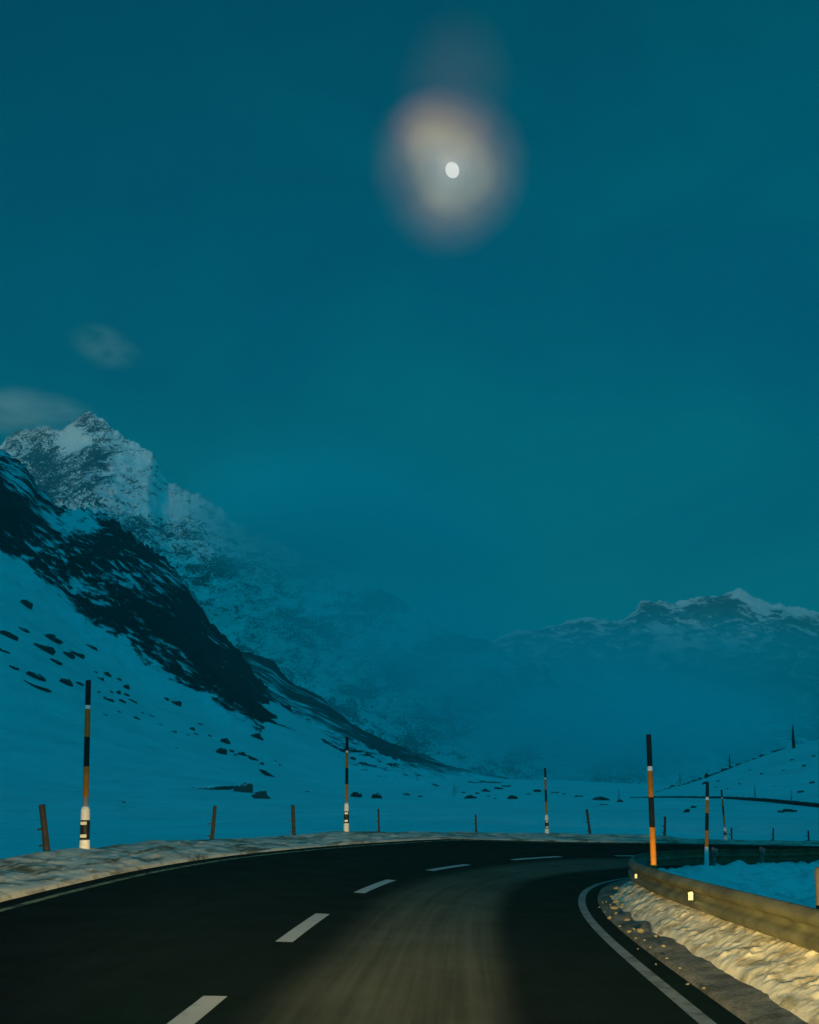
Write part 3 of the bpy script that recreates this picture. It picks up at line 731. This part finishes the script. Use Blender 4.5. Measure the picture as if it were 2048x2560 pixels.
snow_pole(at(1637, 2225, Yp), at(1622, 1838, Yp), [(0.40, 1), (0.595, 0), (0.767, 1), (0.796, 2), (1.0, 0)], 0.043, 0.037,
          'bright orange and black snow pole rising behind the tip of the near guardrail', None, None)
c = on_rail(1768, 20, 38); Yp = float(c[1]) - 0.35
snow_pole(at(1766, 2203, Yp), at(1769, 1956, Yp), [(0.15, 0), (0.345, 2), (0.51, 1), (0.685, 0), (0.82, 1), (0.85, 2), (1.0, 0)], 0.050, 0.040,
          'snow pole with a pale sleeve standing at the inner snow before the far rail', None, 0.062)

# marker post at the frame's right edge, just behind the near rail
def marker():
    p = at(2053, 2268, 8.3); root = empty('marker_post', (p.x, p.y, 0.1))
    props(root, 'grey marker post behind the near guardrail at right edge', 'marker post')
    b = bmesh.new(); h = at(2046, 2168, 8.3).z - 0.1
    lathe(b, [(0.036, -0.2), (0.036, h * 0.55), (0.036, h * 0.96), (0.02, h)], 14, mi=[0, 1, 1])
    bm_obj('post', b, [M_dsteel, M_wood], root)
    b = bmesh.new(); box(b, (0, -0.045, h * 0.8), (0.04, 0.01, 0.07)); bm_obj('reflector', b, M_wood, root, False)
marker()

# ------------------------------------------------------------------ pasture fence posts behind the bank
FP = [(117, 2124, 105, 2011, 16, 'leaning wooden fence post at far left beside the thick snow pole'),
      (530, 2100, 538, 2014, 10, 'wooden fence post on the bank below the large boulders'),
      (735, 2087, 732, 2012, 9, 'wooden fence post left of the pole with the white foot'),
      (948, 2082, 946, 2022, 5, 'thin fence post below the pair of small boulders'),
      (1191, 2081, 1189, 2036, 5, 'thin fence post midway along the far bank'),
      (1475, 2082, 1467, 2023, 6, 'tilted fence post between slim pole and bright orange pole'),
      (1662, 2087, 1663, 2041, 6, 'short fence post just right of the bright orange pole'),
      (1830, 2103, 1829, 2069, 4, 'small fence post beside the thinnest snow pole'),
      (1933, 2104, 1934, 2070, 4, 'small fence post above the far rail, second from the right edge'),
      (2023, 2104, 2021, 2076, 4, 'small fence post above the far rail nearest the right edge')]
for x0, y0, x1, y1, w, lab in FP:
    p = bank_pt(x0, 0.5); Y = p.y + 0.3
    p, t = at(x0, y0, Y), at(x1, y1, Y); L = (t - p).length; r = w / (F / Y) / 2
    root = empty('fence_post', p); root.rotation_euler = Vector((0, 0, 1)).rotation_difference(t - p).to_euler()
    props(root, lab, 'fence post', 'wooden pasture fence posts behind the snow bank')
    b = bmesh.new()
    lathe(b, [(r * 1.05, -0.5), (r * 1.05, 0), (r * 0.98, L * 0.4), (r, L * 0.75), (r * 0.95, L - 0.02), (r * 0.6, L)], 9)
    for v in b.verts: v.co.x += random.uniform(-1, 1) * r * 0.12; v.co.y += random.uniform(-1, 1) * r * 0.12
    bm_obj('post', b, M_wood, root)
    for q in (0.42, 0.06):
        b = bmesh.new(); box(b, (-r - 0.03, 0, L * q + 0.03), (0.07, 0.03, 0.03)); bmesh.ops.bevel(b, geom=b.edges[:], offset=0.006, segments=1)
        bm_obj('wire_insulator', b, M_black, root, False)

# ------------------------------------------------------------------ boulders on the snow
def rock_mesh(seed, nx=1.0, ny=0.8, nz=0.6, sub=3):
    b = bmesh.new(); bmesh.ops.create_icosphere(b, subdivisions=sub, radius=0.5)
    co = np.array([v.co[:] for v in b.verts])
    n = 1 + 0.42 * fbm(co[:, 0] * 2.2 + seed * 7.1, co[:, 1] * 2.2, co[:, 2] * 2.2 + seed, 3, seed) + 0.12 * fbm(co[:, 0] * 7 + seed, co[:, 1] * 7, co[:, 2] * 7, 2, seed + 5)
    rs = np.random.RandomState(seed)
    for _ in range(11):                                    # knock flat facets off the lump
        d = rs.normal(size=3); d /= np.linalg.norm(d); lim = rs.uniform(0.26, 0.42)
        h_ = (co * n[:, None]) @ d; n = np.where(h_ > lim, n * lim / np.maximum(h_, 1e-6), n)
    co = co * n[:, None] * np.array([nx, ny, nz]) * 1.1
    for v, c_ in zip(b.verts, co): v.co = c_
    me = bpy.data.meshes.new('boulder'); b.to_mesh(me); b.free(); me.materials.append(M_rock)
    me.polygons.foreach_set('use_smooth', [True] * len(me.polygons))
    return me
RM = [rock_mesh(i + 1) for i in range(9)]
def boulder(px, py, w, h, label, group, tilt=0.0, i=None):
    p = hit(px, py + h * 0.35); k = F / p.y
    o = bpy.data.objects.new('boulder', RM[(int(px) * 7 + int(py)) % len(RM) if i is None else i]); C.objects.link(o)
    W_, H_ = (1.15 if w > 34 else 1.35) * w / k, 1.35 * h / k
    o.location = p + Vector((0, 0, H_ * 0.12)); o.scale = (W_, max(W_ * 0.7, H_), H_ * 1.75)
    o.rotation_euler = (0, tilt, random.uniform(-0.3, 0.3))
    if 'grey boulder on the snow' in label or 'slanted boulder' in label or 'slab' in label: o.material_slots[0].link = 'OBJECT'; o.material_slots[0].material = M_pale_rock
    props(o, label, 'rock', group)
G1 = 'boulders lying on the snow field'
for a in [(535, 1968, 110, 14, 'long low snow-covered slab of rock joined to the large grey boulder', 0.0), (606, 1970, 50, 30, 'large rounded grey boulder on the snow field, right end of the slab', 0.1),
          (652, 1989, 34, 22, 'dark slanted boulder just right of the large grey boulder', 0.45),
          (892, 1987, 26, 17, 'dark boulder just right of the snow pole with white foot', 0.35), (943, 1991, 26, 14, 'triangular dark boulder in the open snow below centre', 0.0),
          (1018, 1985, 17, 9, 'small flat rock right of the triangular boulder', 0.2), (554, 1878, 24, 20, 'rounded rock with a snowy side, above the large boulders', 0.4),
          (564, 1854, 26, 13, 'dark ragged rock above the rock with a snowy side', 0.2), (641, 1841, 24, 14, 'lone slanting dark rock on the clean slope', 0.5),
          (674, 1937, 38, 10, 'slanting sliver of rock below the clean slope', 0.5), (442, 1756, 22, 17, 'chunky dark rock alone on the slope under the cliff', 0.2),
          (1282, 1993, 25, 13, 'dark boulder left of the slim far snow pole', 0.1), (1176, 1993, 24, 10, 'flat dark boulder in the middle of the valley floor', 0.1),
          (1502, 1997, 40, 11, 'broad dark rock left of the bright orange pole', 0.1), (1715, 2028, 18, 9, 'dark rock at the foot of the hill beside the far pole', -0.4),
          (1979, 2027, 22, 9, 'broad rock below the low stone wall', 0.1), (1953, 2028, 14, 10, 'smaller rock left of the broad rock below the wall', 0.0),
          (2032, 1956, 13, 6, 'lone dark rock near the right edge of the hillside', 0.0), (2002, 1979, 15, 8, 'dark rock on the hillside just above the wall', -0.3),
          (1768, 1940, 11, 12, 'upright dark rock on the hill above the sleeved snow pole', 0.0)]:
    boulder(a[0], a[1], a[2], a[3], a[4], G1, a[5])
ZONES = [
 ('dark rock in the outcrop scattered below the cliff at far left', 'rocks of the far left outcrop',
  [(112, 1618, 52, 24), (172, 1637, 32, 12), (190, 1633, 44, 12), (91, 1691, 60, 12), (97, 1714, 70, 10), (166, 1706, 42, 14), (199, 1710, 20, 8), (28, 1590, 40, 16), (125, 1592, 50, 14), (12, 1626, 30, 8), (70, 1512, 26, 20), (140, 1655, 30, 10), (35, 1670, 24, 8), (60, 1575, 30, 7), (230, 1617, 30, 8)]),
 ('small dark rock in the scatter right of the far left pole top', 'rocks scattered beside the far left pole top',
  [(247, 1730, 8, 6), (280, 1730, 10, 7), (296, 1732, 12, 9), (316, 1718, 17, 10), (318, 1738, 10, 7), (270, 1748, 25, 9), (308, 1754, 14, 8), (335, 1754, 17, 6), (252, 1695, 20, 9), (266, 1685, 18, 9), (298, 1699, 12, 7), (240, 1680, 10, 6), (262, 1742, 8, 4)]),
 ('tiny rock sprinkled on the open snow slope under the cliff', 'tiny rocks on the open slope',
  [(392, 1732, 10, 6), (416, 1748, 12, 8), (298, 1780, 9, 4), (264, 1787, 9, 4), (339, 1795, 16, 5), (357, 1783, 7, 3), (400, 1811, 12, 4), (436, 1829, 14, 7), (491, 1835, 10, 4), (503, 1811, 9, 4), (481, 1823, 14, 7), (442, 1870, 8, 3), (525, 1840, 10, 4), (380, 1790, 10, 3), (316, 2007, 20, 4), (470, 1838, 7, 3)]),
 ('small dark rock in the slanting row above the large boulders', 'row of rocks above the large boulders',
  [(580, 1878, 11, 7), (605, 1886, 20, 9), (633, 1896, 27, 11), (655, 1910, 11, 6), (588, 1888, 8, 4), (690, 1902, 7, 4), (700, 1912, 7, 4)]),
 ('dark rock at the shadowed foot of the streaked slope', 'rocks at the foot of the streaked slope',
  [(880, 1896, 13, 7), (994, 1937, 19, 9), (1026, 1943, 42, 10), (1085, 1951, 15, 7), (953, 1914, 58, 5), (1060, 1948, 20, 8), (1052, 1991, 8, 4), (768, 1979, 8, 4)]),
 ('dark rock among the boulders strewn across the valley floor', 'rocks on the valley floor',
  [(1160, 1981, 9, 6), (1194, 1983, 11, 6), (1213, 1977, 17, 7), (1229, 1954, 62, 9), (1190, 1955, 40, 6), (1249, 1971, 14, 6), (1237, 1996, 6, 4), (1265, 1965, 22, 7), (1345, 1977, 19, 8), (1389, 1980, 20, 7), (1447, 1990, 22, 6), (1510, 2011, 16, 5), (1550, 2003, 14, 7), (1320, 1985, 8, 4), (1410, 1985, 8, 4), (1222, 1990, 8, 4)]),
 ('dark rock in the broken row up the right hillside', 'rocks along the right hill crest',
  [(1662, 1972, 42, 5), (1733, 2018, 12, 6), (1761, 1958, 12, 8), (1796, 1953, 7, 4), (1720, 1957, 14, 6), (1740, 1950, 18, 6), (1795, 1924, 18, 6), (1815, 1917, 22, 7), (1828, 1911, 12, 5), (1905, 1880, 12, 7), (1925, 1873, 24, 4), (1950, 1870, 22, 4), (1700, 1963, 10, 4), (1680, 1966, 14, 5), (1712, 1960, 10, 5), (1752, 1944, 12, 5), (1778, 1934, 14, 5), (1848, 1903, 16, 5), (1868, 1893, 12, 4), (1888, 1886, 14, 5)]),
 ('small rock dotted over the smooth snow of the right hillside', 'small rocks on the right hillside',
  [(1850, 1960, 7, 4), (1905, 1935, 8, 4), (1960, 1925, 9, 4), (2010, 1915, 8, 5), (1935, 1965, 6, 3), (1980, 1900, 9, 4), (2035, 1890, 9, 4), (1875, 1925, 6, 3), (1820, 1972, 7, 3), (1790, 1968, 6, 3)])]
for lab, grp, L in ZONES:
    for px, py, w, h in L: boulder(px, py, w, h, lab, grp, 0.42 if px < 720 else (0.1 if px < 1560 else -0.25))

# ------------------------------------------------------------------ low wall along the distant road, on the right
def far_wall():
    pts = [(1575, 1994, 2), (1640, 1993, 3), (1720, 1993, 4), (1800, 1994, 5), (1860, 1997, 7), (1920, 2001, 9), (1980, 2007, 10), (2048, 2014, 11), (2130, 2024, 12), (2300, 2045, 13)]
    b = bmesh.new(); rows = []
    dense = []
    for (x0, y0, h0), (x1, y1, h1) in zip(pts[:-1], pts[1:]):
        for i in range(8):
            q = i / 8; dense.append((x0 + (x1 - x0) * q, y0 + (y1 - y0) * q, h0 + (h1 - h0) * q))
    for x, y, h in dense:
        p = hit(x, y + h / 2); Y = p.y; t = at(x, y - h / 2 + random.uniform(-0.6, 0.6), Y)
        rows.append([b.verts.new(v) for v in (p - Vector((0, 0, 1.2)), p, t, t + Vector((0.1, 0.7, 0.02)), t + Vector((0.1, 0.7, -2.0)))])
    for r0, r1 in zip(rows[:-1], rows[1:]):
        for i in range(4): b.faces.new((r0[i], r1[i], r1[i + 1], r0[i + 1]))
    b.faces.new(rows[0][::-1]); b.faces.new(rows[-1])
    props(bm_obj('stone_wall', b, M_wall), 'long low dark retaining wall across the foot of the right hill', 'wall')
far_wall()

# ------------------------------------------------------------------ dead trees on the right hill
def tree(px, pb, pt, w, label, seed, dense):
    rnd = random.Random(seed)
    p = hit(px, pb); Y = p.y; p = at(px, pb, Y); L = at(px, pt, Y).z - p.z; r = w / (F / Y) / 2
    root = empty('dead_tree', p); props(root, label, 'tree', 'bare dead trees on the right hill')
    b = bmesh.new()
    lathe(b, [(r * 1.2, -1.0), (r, 0), (r * 0.85, L * 0.35), (r * 0.55, L * 0.7), (r * 0.12, L)], 8)
    for v in b.verts: v.co.x += 0.15 * r * rnd.uniform(-1, 1)
    bm_obj('trunk', b, M_bark, root)
    b = bmesh.new()
    for i in range(dense):
        z = L * rnd.uniform(0.12, 0.92); a = rnd.uniform(0, 6.283); l = L * (1 - z / L) * rnd.uniform(0.12, 0.34) + 0.15 * L * rnd.random()
        d = Vector((math.cos(a), math.sin(a), rnd.uniform(-0.35, 0.35))); q0 = Vector((0, 0, z)); q1 = q0 + d * l
        for m0, m1, rr in ((q0, q1, r * 0.13), (q0 + d * l * 0.5, q0 + d * l * 0.8 + Vector((rnd.uniform(-1, 1), rnd.uniform(-1, 1), rnd.uniform(-0.5, 0.8))) * l * 0.3, r * 0.08)):
            t = (m1 - m0).to_track_quat('Z', 'Y').to_matrix().to_4x4()
            c_ = bmesh.ops.create_cone(b, cap_ends=True, segments=5, radius1=rr, radius2=rr * 0.3, depth=(m1 - m0).length)
            bmesh.ops.transform(b, matrix=Matrix.Translation((m0 + m1) / 2) @ t, verts=c_['verts'])
    bm_obj('branches', b, M_bark, root)
tree(1985, 1871, 1812, 8, 'tall bare dead tree standing highest on the right hill crest', 1, 16)
tree(1825, 1913, 1884, 3.2, 'small bushy bare tree on the rocky hill crest', 2, 30)
tree(1701, 1964, 1930, 2.2, 'faint thin bare tree low on the hill, right of the orange pole', 3, 22)
tree(1888, 1992, 1962, 2.2, 'thin bare tree standing just above the low wall', 4, 20)
tree(1979, 2002, 1976, 2.0, 'short thin bare tree at the wall near the right edge', 5, 18)
tree(1548, 2003, 1970, 2.0, 'thin bare tree beside a rock on the valley floor', 6, 20)

# ------------------------------------------------------------------ loose lumps of snow on the shoulder
CH = [(1541, 2220, 15, 10), (1530, 2241, 14, 8), (1541, 2252, 18, 12), (1539, 2269, 26, 13), (1524, 2294, 13, 11), (1567, 2299, 16, 10), (1573, 2328, 15, 10), (1604, 2326, 22, 18), (1516, 2254, 7, 5), (1507, 2256, 5, 4), (1590, 2345, 10, 7), (1640, 2340, 12, 9), (1660, 2365, 14, 9), (1612, 2350, 9, 6), (1553, 2236, 9, 7), (1498, 2268, 6, 4), (1512, 2280, 5, 4), (1550, 2315, 8, 6), (1585, 2322, 9, 7), (1625, 2368, 8, 5), (1595, 2372, 6, 4), (1668, 2395, 10, 7), (1640, 2410, 7, 4), (1700, 2420, 11, 7), (1720, 2460, 10, 6), (1760, 2470, 14, 8), (1540, 2282, 10, 8), (1528, 2262, 9, 7), (1556, 2262, 12, 9)]
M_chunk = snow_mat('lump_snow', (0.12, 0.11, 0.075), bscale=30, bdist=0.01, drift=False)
CM = []
for i in range(4):
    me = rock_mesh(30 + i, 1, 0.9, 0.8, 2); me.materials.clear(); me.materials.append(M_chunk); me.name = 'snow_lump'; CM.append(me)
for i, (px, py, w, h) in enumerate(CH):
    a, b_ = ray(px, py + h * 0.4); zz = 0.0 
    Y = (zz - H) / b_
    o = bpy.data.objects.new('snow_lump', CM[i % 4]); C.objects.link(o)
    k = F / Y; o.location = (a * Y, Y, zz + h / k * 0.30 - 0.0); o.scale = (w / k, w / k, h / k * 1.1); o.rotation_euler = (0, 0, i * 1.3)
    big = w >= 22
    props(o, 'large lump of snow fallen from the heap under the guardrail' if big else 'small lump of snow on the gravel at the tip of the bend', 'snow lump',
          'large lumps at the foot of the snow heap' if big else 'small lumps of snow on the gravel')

# ------------------------------------------------------------------ moon
def moon():
    b = bmesh.new(); bmesh.ops.create_uvsphere(b, u_segments=48, v_segments=32, radius=1)
    m, n, bs = mat('moonlight'); n.n.remove(bs)
    g = n.new('ShaderNodeTexCoord').outputs['Object']
    e = n.new('ShaderNodeEmission', i_Color=n.mix(n.noise(g, 1.6, 4), (0.88, 0.90, 0.84), (0.80, 0.83, 0.78)), i_Strength=1.1)
    n.put([x for x in n.n if x.type == 'OUTPUT_MATERIAL'][0].inputs[0], e)
    o = bm_obj('moon', b, m); o.location = MOON
    k = MOON_D / math.cos(math.atan2(MOON.z, MOON_D)) / F * 0.98
    o.scale = (15.5 * k, 15.5 * k, 18.0 * k); o.rotation_euler = (0, R(-25), 0)
    props(o, 'white full moon shining through thin cloud high in the sky', 'moon')
moon()

# ------------------------------------------------------------------ air: haze and mist
def vol_mat(name, density, col, soft=None, seed=0.0, nscale=2.0, aniso=0.0, lo=0.30, hi=0.62):
    m = bpy.data.materials.new(name); m.use_nodes = True; n = NT(m.node_tree); n.n.clear()
    v = n.new('ShaderNodeVolumePrincipled'); v.inputs['Color'].default_value = (*col, 1); v.inputs['Anisotropy'].default_value = aniso
    v.inputs['Density'].default_value = density
    if soft:
        g = n.new('ShaderNodeTexCoord').outputs['Object']
        ln = n.new('ShaderNodeVectorMath', operation='LENGTH'); n.put(ln.inputs[0], g)
        f = n.ss(ln.outputs['Value'], 0.0, 1.0, 1.0, 0.0)
        nz = n.ss(n.noise(n.mapv(g, (1, 1, 1), loc=(seed, seed * 2, seed)), nscale, 5, 0.6), lo, hi)
        n.put(v.inputs['Density'], n.math('MULTIPLY', n.math('MULTIPLY', f, nz), density))
    n.put(n.new('ShaderNodeOutputMaterial').inputs['Volume'], v)
    return m
b = bmesh.new(); box(b, (300, 1150, 512), (7600, 8700, 1106))
hz = bm_obj('haze', b, vol_mat('haze_air', HAZE_DENSITY, (0.10, 0.78, 0.84)), None, False); hz['kind'] = 'stuff'
def cloud(name, px, py, Y, rx, ry, depth, dens, col, label, kind, seed, tilt=0.0, nscale=2.0, lo=0.30, hi=0.62):
    b = bmesh.new(); bmesh.ops.create_icosphere(b, subdivisions=3, radius=1.0)
    p = at(px, py, Y); k = Y / F
    o = bm_obj(name, b, vol_mat(name + '_mist', dens, col, True, seed, nscale, 0.0, lo, hi))
    o.location = p; o.scale = (rx * k, depth, ry * k); o.rotation_euler = (0, tilt, 0)
    if kind == 'stuff': o['kind'] = 'stuff'
    props(o, label, 'cloud')
MISTC = (0.06, 0.93, 0.97)
cloud('mist', 960, 1330, 1850, 520, 250, 330, 0.0075, MISTC, 'bank of mist hiding the right shoulder of the big peak', 'stuff', 1.0, 0.35, 1.2, 0.15, 0.5)
cloud('mist', 1620, 1830, 1300, 640, 190, 260, 0.011, MISTC, 'low mist lying behind the right hill and over the far valley floor', 'stuff', 8.0, 0.0, 1.1, 0.0, 0.5)
cloud('mist', 690, 1330, 2050, 330, 210, 260, 0.0105, MISTC, 'mist blown off the ridge just right of the big peak', 'stuff', 6.0, 0.5, 1.4, 0.2, 0.55)
cloud('mist', 1180, 1690, 1450, 760, 310, 270, 0.0085, MISTC, 'broad veil of mist drifting across the middle of the valley', 'stuff', 2.5, 0.3, 1.1, 0.0, 0.5)
cloud('mist', 1740, 1695, 3100, 660, 215, 300, 0.0090, MISTC, 'bank of valley mist below the far snowy range', 'stuff', 4.0, 0.0, 1.2, 0.1, 0.5)
cloud('mist', 40, 1030, 2690, 250, 62, 150, 0.024, (0.95, 0.9, 0.88), 'flat cap of grey cloud beside the top of the big peak', 'stuff', 7.0, 0.05, 2.6, 0.32, 0.72)  # the peak's cap cloud, built as a volume like the mist banks
cloud('cloud', 262, 868, 2800, 120, 62, 110, 0.0085, (0.95, 0.9, 0.88), 'small lone wisp of grey cloud above the big peak', 'thing', 9.0, 0.25, 1.7, 0.34, 0.66)
